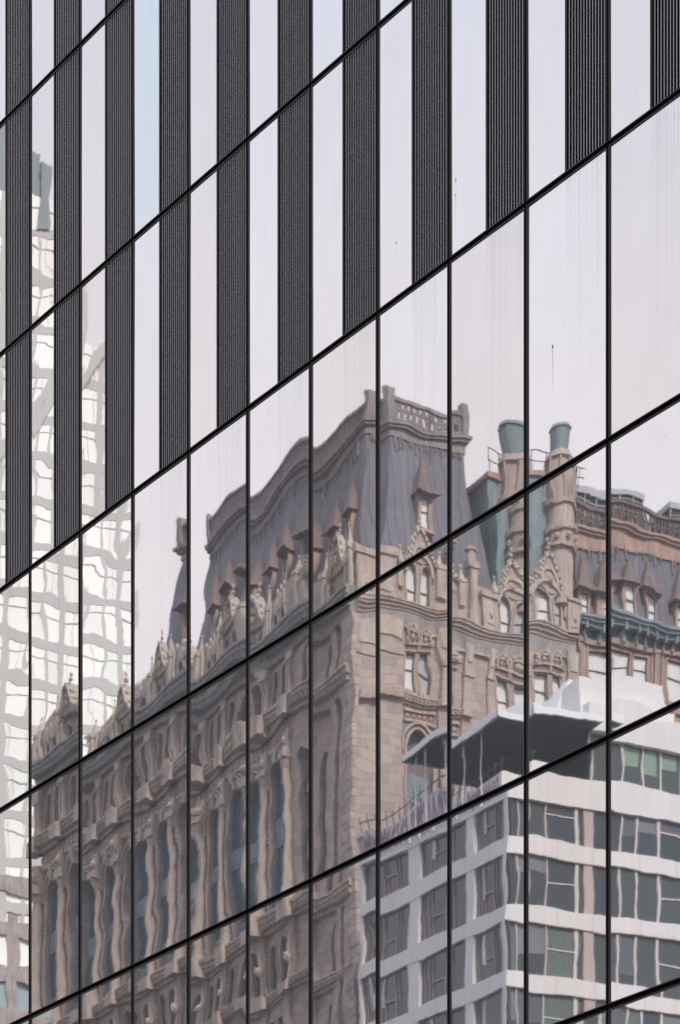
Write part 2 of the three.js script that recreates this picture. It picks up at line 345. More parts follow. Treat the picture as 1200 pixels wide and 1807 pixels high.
// ---------------------------------------------------------------- the brown gothic stone building across the street
{
  const g = thing('gothic_building', 'tall brown gothic stone office building with a steep slate corner roof, gables and pinnacles', 'building', -157.55, 0, 62.2);
  const L = new Face('L'), R = new Face('R');
  const LEN = 34.8, RL = 12.2, BAY = 4.1;
  const yD = 45.3, yC = 49.0, yB = 59.0, yA = 62.6, TOP = 65.2;
  const S = [], T = [], P = [];                              // stone, trim, pale carving
  // body
  { const q = []; q.push(bx(-LEN + .4, -.45, 0, TOP - 1.2, 1.1, RL + 16)); part('wall', q, std(.16, .14, .13, .9), g); }
  L.box(S, 0, LEN, 0, 40.4, -.5, 0); R.box(S, .004, RL, 0, 40.4, -.5, .002);

  // ---- long street face: seven bays of 4.1 m after a corner bay
  const bays = []; for (let k = 0; k < 7; k++) bays.push(8.2 + k * BAY);
  const rows = [
    { y0: 40.4, y1: yD, w: .95, a: 41.2, b: 44.3, off: .85, arch: null, glass: M.tealGlass },
    { y0: yD, y1: yC, w: .95, a: 46.1, b: 48.4, off: .85, arch: 'round', glass: M.tealGlass },
    { y0: yB, y1: yA, w: .8, a: 60.1, b: 62.2, off: .78, arch: 'round', glass: M.darkGlass },
    { y0: yA, y1: TOP, w: .75, a: 64.0, b: 65.0, off: .7, arch: 'round', glass: M.darkGlass },
  ];
  for (const r of rows) {
    const holes = [];
    for (const u of [4.4, ...bays]) for (const s of [-1, 1]) {
      if (u === 4.4 && s > 0) continue;
      const h = { u: u + s * r.off, w: r.w, y0: r.a, y1: r.b, arch: r.arch }; holes.push(h);
      window_(L, g, h, r.glass, { bars: 1 });
      L.band(T, h, -.02, .1, .13);
      L.box(T, h.u - r.w / 2 - .18, h.u + r.w / 2 + .18, r.a - .2, r.a - .03, -.1, .16);
    }
    L.wall(S, 0, LEN, r.y0, r.y1, holes, .5);
  }
  // tall arched windows between round columns
  const big = bays.map(u => ({ u, w: 2.35, y0: 49.9, y1: 57.4, arch: 'round' }));
  const thin = { u: 4.5, w: .8, y0: 49.9, y1: 57.0, arch: 'round' };
  L.wall(S, 0, LEN, yC, yB, [...big, thin], 1.0);
  window_(L, g, thin, M.tealGlass, { d: -.4, bars: 3 });
  for (const h of big) {
    const w = window_(L, g, h, M.tealGlass, { d: -.44, bars: 0, vbar: 1, frame: M.copper, t: .1 });
    const c = []; L.box(c, h.u - 1.15, h.u + 1.15, 53.2, 54.3, -.42, -.3); L.box(c, h.u - 1.15, h.u + 1.15, 49.9, 50.8, -.42, -.3);
    for (let k = -1; k <= 1; k++) { L.box(c, h.u + k * .75 - .28, h.u + k * .75 + .28, 53.4, 54.1, -.3, -.25); L.box(c, h.u + k * .75 - .28, h.u + k * .75 + .28, 50.05, 50.65, -.3, -.25); }
    part('spandrel', c, M.copper, g);
    L.band(T, h, -.02, .18, .2); L.ring(T, h.u, 56.22, 1.5, 1.66, .0, .3); L.ring(P, h.u, 56.22, 1.7, 1.82, .0, .14);
    for (const s of [-1, 1]) {                              // knotted jamb ornament and colonnettes
      const K = []; for (let k = 0; k < 26; k++) L.ball(K, h.u + s * 1.52, 50.3 + k * .23, .08, .115, .8);
      part('jamb_ornament', K, M.trim, g).userData.kind = 'stuff';
      L.cyl(T, h.u + s * 1.3, 50.2, 56.2, -.06, .1, .1, 6);
    }
    L.box(P, h.u - .22, h.u + .22, 57.2, 57.9, .0, .42);     // keystone
  }
  for (let k = 0; k <= 7; k++) {                             // columns carry the upper cornice
    const u = 6.15 + k * BAY, c = [];
    L.cyl(c, u, 50.4, 56.4, .3, .34, .3, 10); L.cyl(c, u, 56.35, 56.8, .3, .32, .48, 10); L.box(c, u - .5, u + .5, 56.8, 57.2, 0, .8); L.cyl(c, u, 49.7, 50.4, .3, .52, .42, 10);
    L.box(c, u - .42, u + .42, 57.2, 58.2, 0, .5); L.ball(c, u, 57.7, .55, .28);
    part('column', c, M.trim, g);
    L.box(S, u - .45, u + .45, 40.4, yC, 0, .3); L.box(S, u - .4, u + .4, 59.9, yA, 0, .32);
    L.cyl(T, u - .22, 60.0, 62.2, .34, .12, .12, 6); L.cyl(T, u + .22, 60.0, 62.2, .34, .12, .12, 6); L.box(P, u - .45, u + .45, 62.0, 62.5, .2, .5);
    L.cyl(T, u, 46.0, 48.2, .34, .16, .16, 6); L.ball(P, u, 47.2, .5, .3);
  }
  // cornices of both faces, stepped and dentilled
  const ends = { L: [-.0, LEN], R: [0, RL] };
  function cornice(F, u0, u1, y, hgt, out, dent, mat) {
    const c = [];
    F.box(c, u0, u1, y, y + hgt * .3, -.02, out * .45); F.box(c, u0, u1, y + hgt * .3, y + hgt * .62, -.02, out * .72); F.box(c, u0, u1, y + hgt * .62, y + hgt * .86, -.02, out); F.box(c, u0, u1, y + hgt * .86, y + hgt, -.02, out * 1.14);
    if (dent) for (let u = u0 + .12; u < u1 - .1; u += .34) F.box(c, u, u + .17, y + hgt * .3, y + hgt * .62, out * .72, out * .95);
    part('cornice', c, mat, g);
  }
  for (const [y, h, o] of [[yD - .1, .65, .5], [yC - .1, .8, .65], [yB - .1, 1.0, .7]]) { cornice(L, 0, LEN, y, h, o, true, M.trim); for (let k = 0; k <= 7; k++) { const u = 6.15 + k * BAY, c = []; L.box(c, u - .62, u + .62, y, y + h * .95, 0, o * 1.14 + .3); part('cornice_block', c, M.trim, g); } }
  cornice(L, 0, LEN, yA, 1.25, .85, true, M.cornice);
  for (const u of bays) { for (let k = -2; k <= 2; k++) L.box(T, u + k * .5 - .16, u + k * .5 + .16, 58.25, 58.75, 0, .12); L.box(P, u - 1.5, u + 1.5, 57.95, 58.15, 0, .2); }

  // ---- narrow face to the right of the corner
  const rc = [3.35, 9.45];                                   // centres of its two window bays
  const pair = (u, w, off, y0, y1, arch) => [-1, 1].map(s => ({ u: u + s * off, w: s < 0 ? w * 1.1 : w * .9, y0, y1, arch }));
  const hs = [...pair(rc[0], .86, .66, 58.95 + 1.05, 62.05 - .4, null), ...pair(rc[1], .86, .62, 60.0, 61.65, null)];
  // storey under the big cornice
  const hB = hs.map(h => ({ ...h, y0: 59.0, y1: 60.85 }));
  R.wall(S, .004, RL, 58.2, yA, hB, .45);
  hB.forEach((h, i) => { window_(R, g, h, [M.blind, M.blindGrey, M.blind, M.blind][i], { d: -.3, bars: 1 }); R.box(T, h.u - h.w / 2 - .12, h.u + h.w / 2 + .12, 58.82, 58.97, -.1, .12); R.band(T, h, -.04, .06, .09); });
  for (const u of rc) {                                      // red panels and twin trefoil heads over each pair
    const c = [];
    for (const s of [-1, 1]) { R.box(c, u + s * .66 - .5, u + s * .66 + .5, 61.0, 61.28, 0, .09); }
    part('red_panel', c, M.red, g);
    R.box(T, u - 1.3, u + 1.3, 61.3, 61.42, 0, .24); R.box(T, u - 1.3, u + 1.3, 60.9, 61.0, 0, .18);
    for (const s of [-1, 1]) {
      R.ring(T, u + s * .62, 61.62, .42, .6, 0, .26); R.ring(P, u + s * .62, 61.62, .28, .36, 0, .12);
      R.ball(P, u + s * .62, 61.7, .06, .2); R.ball(T, u + s * 1.18, 61.45, .2, .16); R.box(P, u + s * 1.45 - .14, u + s * 1.45 + .14, 61.3, 62.2, 0, .1);
      for (let k = 0; k < 5; k++) R.ball(T, u + s * .62 + .5 * Math.cos(k * Math.PI / 4), 61.62 + .5 * Math.sin(k * Math.PI / 4), .28, .08);
    }
    R.cyl(T, u, 60.9, 61.6, .2, .1, .2, 6); R.ball(P, u, 61.3, .28, .16);
    R.cyl(T, u, 59.0, 60.85, .04, .1, .1, 6);
  }
  { const c = []; R.box(c, 0, RL, 62.0, 62.75, -.02, .16); part('frieze', c, M.cornice, g); } cornice(R, 0, RL, 62.75, .5, .5, false, M.trim); R.box(T, 0, RL, 61.85, 62.0, -.02, .24);
  cornice(R, 2.0, 4.95, 58.3, .42, .4, true, M.trim); cornice(R, 8.1, 10.9, 58.3, .42, .4, true, M.trim);
  { // inlaid band under the sill
    const c = []; for (const u0 of [2.05, 8.1]) for (let k = 0; k < 5; k++) R.box(c, u0 + .08 + k * .56, u0 + .56 + k * .56, 57.55, 57.95, 0, .06);
    part('red_panel', c, M.red, g);
    for (const u0 of [2.05, 8.1]) { R.box(T, u0, u0 + 2.85, 57.96, 58.12, 0, .2); R.box(T, u0, u0 + 2.85, 57.38, 57.54, 0, .2); for (let k = 0; k < 5; k++) R.ball(P, u0 + .32 + k * .56, 57.75, .07, .12, 1.2); }
  }
  // tall arches of the lower storeys with copper spandrels
  const rb = [{ u: 3.45, w: 2.3, y0: 46, y1: 57.0, arch: 'round' }, { u: 9.45, w: 2.2, y0: 46, y1: 57.0, arch: 'round' }];
  R.wall(S, .004, RL, 40.4, 58.2, rb, .7);
  for (const h of rb) {
    const w = window_(R, g, h, M.blind, { d: -.6, bars: 0, vbar: 2, frame: M.copper, t: .08 });
    const c = []; for (const y of [53.6, 50.2, 46.8]) { R.box(c, h.u - 1.1, h.u + 1.1, y, y + 1.2, -.58, -.4); for (let k = -1; k <= 1; k++) R.box(c, h.u + k * .7 - .26, h.u + k * .7 + .26, y + .25, y + .95, -.4, -.35); }
    part('spandrel', c, M.copper, g);
    R.band(T, h, -.02, .16, .16); R.ring(T, h.u, 55.85, 1.45, 1.6, 0, .28); 
    const b = []; for (const s of [-1, 1]) R.poly(b, [[h.u + s * 1.42, 57.3], [h.u + s * .6, 57.3], [h.u + s * 1.42, 56.5]], 0, .03); part('blue_panel', b, M.bluePanel, g);
  }
  // piers of the narrow face, with the stones of the corner pier
  for (const [a, b, o] of [[0, 1.75, .38], [5.0, 5.7, .3], [7.4, 8.0, .3], [11.2, RL, .4]]) { R.box(S, a, b, 40.4, yA - .28, 0, o); R.box(T, a - .06, b + .06, 58.35, 58.75, 0, o + .3); R.box(P, a + .15, b - .15, 61.3, 62.1, o, o + .08); R.box(T, a - .05, b + .05, 60.55, 60.8, 0, o + .1); }
  L.box(S, -.38, 1.5, 40.4, yA - .02, 0, .42); L.box(S, 2.4, 3.2, 40.4, yA - .02, 0, .3);
  const stoneTones = [.86, 1.05, .95, 1.12, .9].map(t => std(.46 * t, .375 * t, .33 * t, .9, 0, { map: sootTex }));
  for (let k = 0; k < 46; k++) {
    const q = [], y = 42 + k * .445, s = k % 2; if (y > 62) break;
    L.box(q, -.44, s ? .72 : .5, y + .012, y + .433, .1, .47 + .02 * rnd());
    const m = part('stone', q, stoneTones[k % 5], g);
  }

  // ---- parapet storey with gables (windows pierce it on the narrow face)
  const hG = [...pair(rc[0], .84, .64, 63.3, 65.2, 'round'), ...pair(rc[1], .84, .6, 63.3, 65.2, 'round')];
  R.wall(S, .004, RL, yA, 65.3, hG, .45);
  hG.forEach((h, i) => { window_(R, g, h, [M.blind, M.blind, M.blind, M.blindGrey][i], { d: -.3, bars: 1 }); R.band(T, h, -.03, .1, .1); });
  function gable(F, u, w, y, h, par, out = .1) {             // ogee gable with crockets, roundel, pinnacles and finial
    const c = [], s = [];
    const pts = []; for (let k = 0; k <= 8; k++) { const t = k / 8; pts.push([u - w / 2 * (1 - t) ** .62 * (1 - .12 * Math.sin(t * Math.PI)), y + h * (t ** 1.35)]); }
    const full = [[u - w / 2, y - .02], ...pts, ...pts.slice(0, -1).reverse().map(([a, b]) => [2 * u - a, b]), [u + w / 2, y - .02]];
    F.poly(s, full, -.4, out); part('gable', s, M.stone, par);
    for (let k = 0; k < 8; k++) for (const m of [-1, 1]) {    // moulded rim
      const [a, b] = pts[k], [a2, b2] = pts[k + 1]; const mid = u + m * Math.abs((a + a2) / 2 - u), yy = (b + b2) / 2;
      const len = Math.hypot(a2 - a, b2 - b), q = new THREE.BoxGeometry(len + .08, .16, .62 + out); q.rotateZ(Math.atan2(b2 - b, (a2 - a)) * (m < 0 ? 1 : -1) * F.s); q.translate(F.s * mid, yy, out - .18); c.push(F.put(q));
      if (k % 2) F.ball(c, mid + m * .1, yy + .1, out, .13);
    }
    F.ring(c, u, y + h * .22, w * .2, w * .27, out, out + .14, 0, Math.PI); F.ball(c, u, y + h * .3, out, w * .11); F.ball(c, u, y + h * .55, out, w * .07);
    F.cyl(c, u, y + h * .95, y + h + .45, 0, .09, .06, 6); F.ball(c, u, y + h + .3, 0, .2, .7); F.ball(c, u, y + h + .6, 0, .13, 1.3);
    part('carving', c, M.pale, par);
    for (const m of [-1, 1]) pinnacle(F, u + m * (w / 2 + .22), y - 1.3, y + h * .42, par, out);
  }
  function pinnacle(F, u, y0, y1, par, d = .1) {
    const c = []; F.box(c, u - .2, u + .2, y0, lerp(y0, y1, .62), -.3, d + .12); F.box(c, u - .26, u + .26, lerp(y0, y1, .6), lerp(y0, y1, .68), -.36, d + .18);
    F.pyr(c, u, lerp(y0, y1, .68), y1, (d - .18) / 2, .19, .19); F.ball(c, u, y1, (d - .18) / 2, .1, 1.3); part('pinnacle', c, M.pale, par);
  }
  gable(R, rc[0], 2.9, 65.25, 1.9, g); gable(R, rc[1], 2.6, 65.25, 1.8, g);
  for (const u of rc) { const c = []; R.ring(c, u, 64.45, 1.15, 1.35, .06, .24, .2, Math.PI - .2); part('carving', c, M.trim, g); }
  // long face: solid parapet, panels, gables above every second bay, pinnacles
  L.wall(S, 0, LEN, TOP, 65.9, [], .4);
  for (const [k, u] of [[0, 2.6], ...bays.map((b, i) => [i + 1, b])]) {
    if (k % 2 === 0) gable(L, u, 2.5, 65.3, 1.55, g, .25);
    else { for (let q = -1; q <= 1; q++) { L.box(P, u + q * .75 - .25, u + q * .75 + .25, 65.1, 65.75, 0, .12); L.ball(P, u + q * .75, 66.05, -.15, .17, 1.2); } }
    pinnacle(L, u + BAY / 2, 63.9, 66.7, g, .35);
    L.cyl(T, u + BAY / 2 - .4, 64.0, 65.9, .15, .14, .14, 6); L.cyl(T, u + BAY / 2 + .4, 64.0, 65.9, .15, .14, .14, 6);
  }
  for (let u = 18; u < LEN; u += .8) L.ball(P, u, 66.05, -.15, .16, 1.3);
  pinnacle(L, .4, 63.8, 66.8, g, .3);
  { // corner aedicule and the turret pier and panel box on the narrow face
    const c = []; R.box(c, 0, 1.2, yA + .6, 65.6, -.4, .3); R.box(c, -.12, 1.32, 65.4, 65.75, -.5, .42); R.box(c, 5.5, 6.1, yA + .6, 66.1, -.3, .3); R.box(c, 5.4, 6.2, 66.1, 66.4, -.4, .4); R.cyl(c, 5.8, 66.4, 66.9, 0, .34, .3, 8); R.cyl(c, 5.8, 66.9, 67.05, 0, .42, .42, 8);
    R.box(c, 6.5, 7.9, yA + .5, 64.7, -.3, .45); R.box(c, 6.4, 8.0, 64.7, 64.95, -.4, .6); R.box(c, 11.0, 12.25, yA + .4, 65.0, -.3, .5); R.box(c, 10.9, 12.4, 65.0, 65.2, -.4, .65);
    part('parapet_pier', c, M.trim, g);
    const q = []; for (const [u, w] of [[.6, .8], [7.2, .8], [11.65, .75]]) { const d = u < 1 ? .3 : u < 8 ? .45 : .5; R.poly(q, [[u - w / 2, 63.5], [u + w / 2, 63.5], [u + w / 2, 64.2], [u, 64.55], [u - w / 2, 64.2]], d, d + .06); R.ball(q, u, 63.95, d + .06, .2, 1.2); R.ball(q, u - .15, 64.25, d + .04, .08); R.ball(q, u + .15, 64.25, d + .04, .08); }
    part('carving', q, M.pale, g);
  }
  part('masonry', S, M.stone, g); part('moulding', T, M.trim, g); part('carving', P, M.pale, g);

  // ---- steep slate pavilion roof over the corner, cresting, dormers
  const frustum = (x0, x1, z0, z1, i, y0, y1, flare = 0) => { // x0..x1 along the street, inset i at the top
    const ks = [[0, 0], [.12, .34], [.5, .72], [1, 1]];
    const ring = ([t, q]) => { const o = i * q, y = lerp(y0, y1, t); return [[x0 + o, z0 + o], [x1 - o, z0 + o], [x1 - o, z1 - o], [x0 + o, z1 - o]].map(([x, z]) => [x, y, z]); };
    const P2 = []; for (let k = 0; k < 3; k++) { const a = ring(ks[k]), b = ring(ks[k + 1]); for (let j = 0; j < 4; j++) { const n = (j + 1) % 4; P2.push(...a[n], ...a[j], ...b[j], ...a[n], ...b[j], ...b[n]); } }
    const c = ring(ks[3]); P2.push(...c[0], ...c[2], ...c[1], ...c[0], ...c[3], ...c[2]);
    const q = new THREE.BufferGeometry(); q.setAttribute('position', new THREE.Float32BufferAttribute(P2, 3)); q.computeVertexNormals(); q.setAttribute('uv', new THREE.Float32BufferAttribute(new Float32Array(P2.length / 3 * 2), 2)); return q;
  };
  // dormers of the pavilions: own window, cheeks and flared red roof
  function dormer(F, u, y0, d, s = 1) {
    const c = [], w = .95 * s, h = 1.75 * s, hole = { u, w: w * .74, y0: y0 + .12, y1: y0 + h, arch: null };
    F.wall(c, u - w * .68, u + w * .68, y0, y0 + h + .15, [hole], .3, d); F.box(c, u - w * .68, u - w * .5, y0, y0 + h + .1, d - 1.3, d - .31); F.box(c, u + w * .5, u + w * .68, y0, y0 + h + .1, d - 1.3, d - .31); F.box(c, u - w * .78, u + w * .78, y0 - .08, y0 + .06, d - .3, d + .12);
    const dm = part('dormer', c, M.pinkFrieze, g);
    window_(F, dm, hole, M.blind, { d: d - .2, bars: 1 });
    const r = []; F.pyr(r, u, y0 + h + .1, y0 + h + 2.0 * s, d - .45, w * .78, .85 * s); F.cyl(r, u, y0 + h + 1.9 * s, y0 + h + 2.45 * s, d - .45, .06, .02, 5); part('dormer_roof', r, M.terracotta, dm);
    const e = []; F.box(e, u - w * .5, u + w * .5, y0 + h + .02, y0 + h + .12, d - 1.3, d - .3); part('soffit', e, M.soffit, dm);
  }
  const roof = part('mansard_roof', [frustum(-24, -.4, .4, 9.3, 2.0, 64.6, 72.4)], M.slate, g);
  { // fringe of lighter lead drips below the frieze, frieze, cornice, pierced cresting
    const f = []; const bxr = (o, y0, y1) => f.push(bx(-22 - o, -2.4 + o, y0 + 1.05, y1 + 1.05, 2.4 - o, 7.3 + o));
    bxr(.1, 71.3, 71.75); bxr(.3, 71.75, 71.9); bxr(.42, 71.9, 72.05); bxr(.1, 72.05, 72.2);
    part('frieze', f, M.frieze, roof);
    const d = []; for (let k = 0; k < 60; k++) { const x = -22 + rnd() * 19.5, h = .15 + rnd() ** 2 * .7; d.push(bx(x, x + .03 + rnd() * .05, 72.3 - h, 72.3, 2.26 - h * .14, 2.5)); } for (let k = 0; k < 22; k++) { const z = 2.5 + rnd() * 4.6, h = .15 + rnd() ** 2 * .8; d.push(bx(-2.6, -2.26 + h * .14, 72.3 - h, 72.3, z, z + .03 + rnd() * .06)); }
    part('lead_drip', d, M.drip, roof).userData.kind = 'stuff';
    const c = [], x0 = -22, x1 = -2.4, z0 = 2.4, z1 = 7.3, y0 = 73.25, y1 = 74.15;
    const side = (a, b, along, fix) => { const put = (p, q, ya, yb, t = .07) => c.push(along === 'x' ? bx(p, q, ya, yb, fix - t, fix + t) : bx(fix - t, fix + t, ya, yb, p, q)); put(a, b, y1, y1 + .16, .14); put(a, b, y0, y0 + .12, .12); for (let p = a + .06, i = 0; p < b; p += .55, i++) { put(p - .06, p + .06, y0 + .12, y1, .06); if (p + .55 < b) { put(p + .12, p + .42, (y0 + y1) / 2 + .1, (y0 + y1) / 2 + .2, .05); put(p + .22, p + .32, y0 + .12, y1, .045); put(p + .1, p + .2, y0 + .12, y0 + .5, .04); put(p + .36, p + .46, y1 - .42, y1, .04); } } };
    side(x0, x1, 'x', z0); side(x0, x1, 'x', z1); side(z0 + .1, z1 - .1, 'z', x1); side(z0 + .1, z1 - .1, 'z', x0);
    for (const [x, z] of [[x0, z0], [x1, z0], [x1, z1], [x0, z1]]) c.push(bx(x - .22, x + .22, y0 - .05, y1 + .55, z - .22, z + .22));
    part('cresting', c, M.frieze, roof);
  }
  for (const u of [3.2, 6.4, 9.6, 12.8, 16.0, 19.0]) dormer(L, u, 66.8, -1.3, .96); 
    dormer(R, 4.6, 67.7, -1.25, .98);
  part('slate_roof', [frustum(-33.8, -23, 2.2, 12, 3, 64.6, 66.6)], M.slate, g);
  // copper penthouse with a railing, and the stone chimney with its copper pots
  { const c = [bx(-16, -1.2, 64, 71.0, 8.9, 12.3)]; part('copper_penthouse', c, M.copper, g);
    const e = [bx(-16.1, -1.0, 71.0, 71.3, 8.8, 12.5)]; part('cornice', e, M.pinkFrieze, g);
    const r = []; for (const y of [71.85, 72.4]) r.push(bx(-1.16, -1.12, y, y + .05, 8.9, 13.4)); for (let z = 9; z < 13.4; z += .95) r.push(bx(-1.165, -1.115, 71.3, 72.45, z, z + .045)); part('railing', r, M.iron, g); }
  { const c = [], zc = 11.0, xc = -.75;
    const ring = (y0, y1, r0, r1, q = 8) => { const k = new THREE.CylinderGeometry(r1 * 1.2, r0 * 1.2, y1 - y0, q); k.rotateY(Math.PI / 8); k.scale(1, 1.28, 1); k.translate(xc, 64.8 + ((y0 + y1) / 2 - 64.8) * 1.28, zc); c.push(k); };
    ring(64.8, 67.0, 1.05, .95); ring(67.0, 67.15, 1.2, 1.2); ring(67.15, 67.8, 1.02, 1.1); ring(67.8, 68.0, 1.25, 1.25); ring(68.0, 68.75, .98, .92); ring(68.75, 68.95, 1.08, 1.08); ring(68.95, 70.3, .88, .82); ring(70.3, 70.6, 1.0, .86);
    for (let k = 0; k < 8; k++) for (const y of [67.5, 67.85]) { const b = new THREE.IcosahedronGeometry(y < 67.6 ? .24 : .15, 0); b.translate(xc + 1.3 * Math.cos(k * Math.PI / 4), 64.8 + (y - 64.8) * 1.28, zc + 1.3 * Math.sin(k * Math.PI / 4)); c.push(b); }
    for (let k = 0; k < 8; k++) { const b = new THREE.CylinderGeometry(.1, .1, 1.7, 5); b.translate(xc + 1.08 * Math.cos(k * Math.PI / 4 + .39), 70.95, zc + 1.08 * Math.sin(k * Math.PI / 4 + .39)); c.push(b); }
    const ch = part('chimney', c, M.trim, g);
    const p = []; for (const dz of [-.02]) { const a = new THREE.CylinderGeometry(.92, .74, 1.5, 8); a.translate(xc, 72.9, zc + dz); p.push(a); const b = new THREE.CylinderGeometry(.84, 1.02, .22, 8); b.translate(xc, 73.72, zc + dz); p.push(b); }
    part('chimney_pot', p, M.copper, ch); }
}

// ---------------------------------------------------------------- brick wing behind it, on the same street line
{
  const g = thing('brick_building', 'pinkish brown building with green cornice and pointed dormers beside the gothic one', 'building', -157.75, 1.6, 74.75);
  const R = new Face('R'), LEN = 24, B = [], T = [];
  part('wall', [bx(-20, -.5, -1.6, 62, .3, LEN)], std(.2, .17, .15, .9), g);
  const hol = [], hol2 = [];
  for (const c of [2.2, 7.4, 12.6, 17.8]) for (const s of [-1, 1]) { hol.push({ u: c + s * .85, w: 1.35, y0: 59.3, y1: 61.1 + (s < 0 ? .12 : 0), arch: null }); hol2.push({ u: c + s * .85, w: 1.3, y0: 54.2, y1: 56.8, arch: null }); hol2.push({ u: c + s * .85, w: 1.3, y0: 49.4, y1: 52.2, arch: null }); }
  R.wall(B, 0, LEN, -1.6, 62.2, [...hol, ...hol2], .5);
  for (const h of [...hol, ...hol2]) { window_(R, g, h, h.y0 > 59 || hash(Math.round(h.u * 10), Math.round(h.y0)) > .3 ? M.blind : M.blindGrey, { bars: 1, d: -.18 }); R.band(T, h, -.05, .1, .13); R.box(T, h.u - h.w / 2 - .2, h.u + h.w / 2 + .2, h.y0 - .32, h.y0 - .14, -.1, .2); R.box(T, h.u - h.w / 2, h.u + h.w / 2, h.y0 - .9, h.y0 - .5, 0, .06); }
  for (const u of [.25, 4.8, 10, 15.2, 20.4]) { R.box(B, u - .28, u + .28, -1.6, 61.6, 0, .22); R.cyl(T, u + .55, 57, 61.5, .08, .12, .12, 6); R.cyl(T, u - .55, 57, 61.5, .08, .12, .12, 6); }
  R.box(T, 0, LEN, 61.45, 61.7, 0, .3); R.box(T, 0, LEN, 58.0, 58.25, 0, .2);
  part('masonry', B, M.brick, g); part('moulding', T, M.pinkFrieze, g);
  const c = []; R.box(c, -.2, LEN, 62.45, 62.62, -.3, 1.0); R.box(c, -.2, LEN, 62.62, 62.78, -.3, 1.15); R.box(c, -.2, LEN, 62.2, 62.45, -.3, .75);
  for (let u = .3; u < LEN; u += .95) { R.box(c, u, u + .16, 61.55, 62.2, 0, .55); R.ball(c, u + .08, 61.5, .3, .13, 1.3); R.box(c, u, u + .16, 62.0, 62.45, 0, .9); }
  part('cornice', c, M.copper, g);
  const m = []; R.poly(m, [[0, 62.7], [LEN, 62.7], [LEN, 66.6], [0, 66.6]], -1.2, -1.0); part('mansard_roof', (() => { const q = new THREE.BufferGeometry(); const P = [-.1, 62.7, 0, -.1, 62.7, LEN, -.75, 66.7, LEN, -.1, 62.7, 0, -.75, 66.7, LEN, -.75, 66.7, 0, -.1, 62.7, 0, -.75, 66.7, 0, -8, 66.7, 0, -.1, 62.7, 0, -8, 66.7, 0, -8, 62.7, 0, -.75, 66.7, 0, -.75, 66.7, LEN, -8, 66.7, LEN, -.75, 66.7, 0, -8, 66.7, LEN, -8, 66.7, 0].map(Number); q.setAttribute('position', new THREE.Float32BufferAttribute(P, 3)); q.computeVertexNormals(); q.setAttribute('uv', new THREE.Float32BufferAttribute(new Float32Array(36), 2)); return [q]; })(), M.slate, g);
  for (const u of [.6, 2.15, 4.1, 6.9, 8.6, 12, 13.8]) {
    const q = [], h = { u, w: .72, y0: 62.95, y1: 64.35, arch: null }; R.wall(q, u - .55, u + .55, 62.8, 64.5, [h], .25, .1); R.box(q, u - .55, u - .42, 62.8, 64.45, -.9, -.16); R.box(q, u + .42, u + .55, 62.8, 64.45, -.9, -.16);
    const d = part('dormer', q, M.pinkFrieze, g); window_(R, d, h, M.blind, { d: -.1, bars: 1 });
    const r = []; R.pyr(r, u, 64.45, 66.2, -.3, .72, .7); R.cyl(r, u, 66.1, 66.6, -.3, .05, .02, 5); part('dormer_roof', r, M.terracotta, d);
  }
  const f = []; R.box(f, -.1, LEN, 66.65, 67.5, -1.2, -.6); R.box(f, -.15, LEN, 67.5, 67.66, -1.2, -.4); R.box(f, -.15, LEN, 67.66, 67.8, -1.2, -.25); part('frieze', f, M.pinkFrieze, g);
  const d = []; for (let k = 0; k < 70; k++) { const u = rnd() * LEN, h = .12 + rnd() ** 2 * .6; R.box(d, u, u + .05 + rnd() * .06, 66.7 - h, 66.7, -.74, -.58 + h * .13); } part('lead_drip', d, M.drip, g).userData.kind = 'stuff';
  const b = []; R.box(b, -.1, LEN, 68.85, 69.02, -.9, -.55); R.box(b, -.1, LEN, 67.8, 67.95, -.9, -.55);
  for (let u = 0; u < LEN; u += .8) { R.box(b, u, u + .1, 67.9, 68.9, -.8, -.65); R.box(b, u + .18, u + .26, 67.9, 68.5, -.77, -.68); R.box(b, u + .36, u + .44, 67.9, 68.9, -.77, -.68); R.box(b, u + .52, u + .6, 68.2, 68.9, -.77, -.68); R.box(b, u + .12, u + .78, 68.32, 68.4, -.77, -.68); }
  part('balustrade', b, M.terracotta, g);
  for (const [u0, u1, top] of [[.8, 4.7, 70.3], [7.3, 12, 70.5], [15, 20, 70.6]]) { // louvred plant housings
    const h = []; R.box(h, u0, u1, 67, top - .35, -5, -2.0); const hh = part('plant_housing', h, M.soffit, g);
    const t = []; R.box(t, u0 - .12, u1 + .12, top - .35, top, -5.1, -1.85); for (let k = 0; k < 8; k++) R.box(t, u0, u1, 67.6 + k * .3, 67.64 + k * .3, -2.0, -1.93); for (let k = 0; k <= 4; k++) { const u = lerp(u0, u1, k / 4); R.box(t, u - .03, u + .03, 67, top - .35, -2.0, -1.9); } part('louvre', t, M.blindGrey, hh);
  }
}

